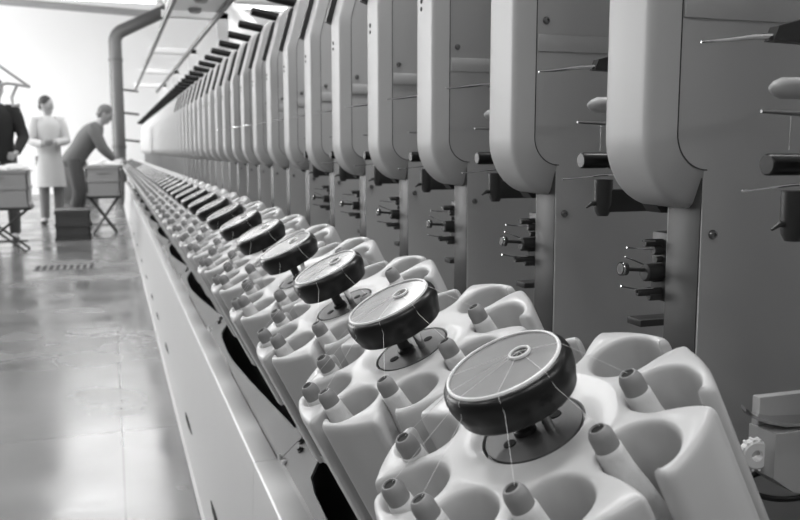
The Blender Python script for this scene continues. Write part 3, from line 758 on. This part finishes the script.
    for s in ('l', 'r'):
        hip, knee, ank = (Vector(J[s + k]) for k in ('hip', 'knee', 'ankle'))
        tube(bm, [hip + Vector((0, 0, .05)), hip.lerp(knee, .15), hip.lerp(knee, .6), knee, knee.lerp(ank, .3), knee.lerp(ank, .97)], [.088, .092, .078, .068, .064, .056], 14)
    obj('trousers', mesh_from(bm, 'trousers', mats[2], 70), r)
    for s in ('l', 'r'):
        a, t = Vector(J[s + 'ankle']), Vector(J[s + 'toe']); d = (t - a); d.z = 0; d.normalize()
        V, E = [], []
        chain(V, E, [(a.x - d.x*.05, a.y - d.y*.05, 0.040, (0.042, 0.038)), (a.x + d.x*.04, a.y + d.y*.04, 0.045, (0.045, 0.042)), (a.x + d.x*.13, a.y + d.y*.13, 0.036, (0.046, 0.034)), (a.x + d.x*.19, a.y + d.y*.19, 0.032, (0.036, 0.028))])
        V2 = [v for v in V]
        obj('shoe', skin_mesh('shoe', 'shoe', V2, E, 0), r)
    return r
def standing(fx=0.0):
    return dict(pelvis=(0, 0, .96), chest=(0, 0, 1.30), neckbase=(0, 0, 1.46), neck=(0, 0, 1.52), head=(0, 0, 1.64), crown=(0, 0, 1.71))
# white coat, standing half turned, hands together in front
J = standing()
J.update(lhip=(-.09, 0, .90), lknee=(-.09, -.03, .50), lankle=(-.08, .03, .09), ltoe=(-.14, -.10, .045), rhip=(.09, 0, .90), rknee=(.10, -.02, .50), rankle=(.11, .03, .09), rtoe=(.08, -.11, .045),
         lshoulder=(-.17, 0, 1.42), lelbow=(-.23, -.06, 1.14), lwrist=(-.12, -.24, 1.10), lhand=(-.07, -.31, 1.12), rshoulder=(.17, 0, 1.42), relbow=(.22, -.08, 1.15), rwrist=(.02, -.26, 1.12), rhand=(-.05, -.30, 1.13))
person('person in a long white coat standing with hands together in front', J, ('hair', 'coat', 'trousers'), (0.65, -0.75, -0.1), 0.95, Matrix.Translation((-0.80, 12.7, ZF)) @ Matrix.Rotation(0.3, 4, 'Z'))
# grey jacket, bending over the crate to the right
J = dict(pelvis=(-.05, 0, .92), chest=(.14, 0, 1.19), neckbase=(.26, 0, 1.34), neck=(.30, 0, 1.39), head=(.36, 0, 1.50), crown=(.385, 0, 1.565),
         lhip=(-.05, .09, .86), lknee=(.02, .12, .47), lankle=(-.04, .12, .09), ltoe=(.10, .12, .045), rhip=(-.05, -.09, .86), rknee=(-.02, -.12, .47), rankle=(-.12, -.12, .09), rtoe=(.02, -.12, .045),
         lshoulder=(.20, .17, 1.31), lelbow=(.32, .20, 1.06), lwrist=(.46, .14, .90), lhand=(.53, .12, .87), rshoulder=(.20, -.17, 1.31), relbow=(.30, -.20, 1.05), rwrist=(.45, -.14, .90), rhand=(.52, -.12, .87))
person('person in a grey jacket bending forward over the crate beside the pipe', J, ('greyhair', 'jacket', 'darktrousers'), (0.9, -0.1, -0.45), None, Matrix.Translation((-0.40, 12.05, ZF)))
# dark jacket at the left picture edge
J = standing()
J.update(lhip=(-.09, 0, .90), lknee=(-.10, -.02, .50), lankle=(-.10, .03, .09), ltoe=(-.10, -.11, .045), rhip=(.09, 0, .90), rknee=(.12, -.03, .50), rankle=(.12, .03, .09), rtoe=(.13, -.11, .045),
         lshoulder=(-.17, 0, 1.42), lelbow=(-.25, -.03, 1.13), lwrist=(-.16, -.22, .97), lhand=(-.12, -.29, .95), rshoulder=(.17, 0, 1.42), relbow=(.26, -.04, 1.14), rwrist=(.20, -.24, .97), rhand=(.18, -.31, .95))
person('person in a black jacket standing behind the crate at the left picture edge', J, ('hair', 'darkjacket', 'darktrousers'), (0.3, -0.9, -0.2), None, Matrix.Translation((-1.17, 10.4, ZF)) @ Matrix.Scale(1.03, 4))

# ------------------------------------------------------------------ camera, world, view
f = 850.0
cam = bpy.data.cameras.new('camera'); cam.sensor_width = 36.0; cam.lens = f / 800 * 36.0; cam.clip_start = 0.02; cam.clip_end = 100
cam.dof.use_dof = True; cam.dof.focus_distance = 1.0; cam.dof.aperture_fstop = 10.0
co = bpy.data.objects.new('camera', cam); COL.objects.link(co)
pitch = math.atan(110 / f); yaw = math.atan(290 / math.hypot(f, 110))
co.rotation_euler = (PI/2 - pitch, 0, -yaw); co.location = (0, 0, 0)
sc = bpy.context.scene; sc.camera = co
w = bpy.data.worlds.new('world'); sc.world = w; w.use_nodes = True
w.node_tree.nodes['Background'].inputs[0].default_value = (1, 1, 1, 1); w.node_tree.nodes['Background'].inputs[1].default_value = 0.18
sc.view_settings.view_transform = 'Standard'; sc.view_settings.look = 'None'; sc.view_settings.gamma = 1.0
sc.view_settings.use_curve_mapping = False; sc.view_settings.exposure = 0.0
sc.cycles.max_bounces = 6; sc.cycles.use_denoising = True
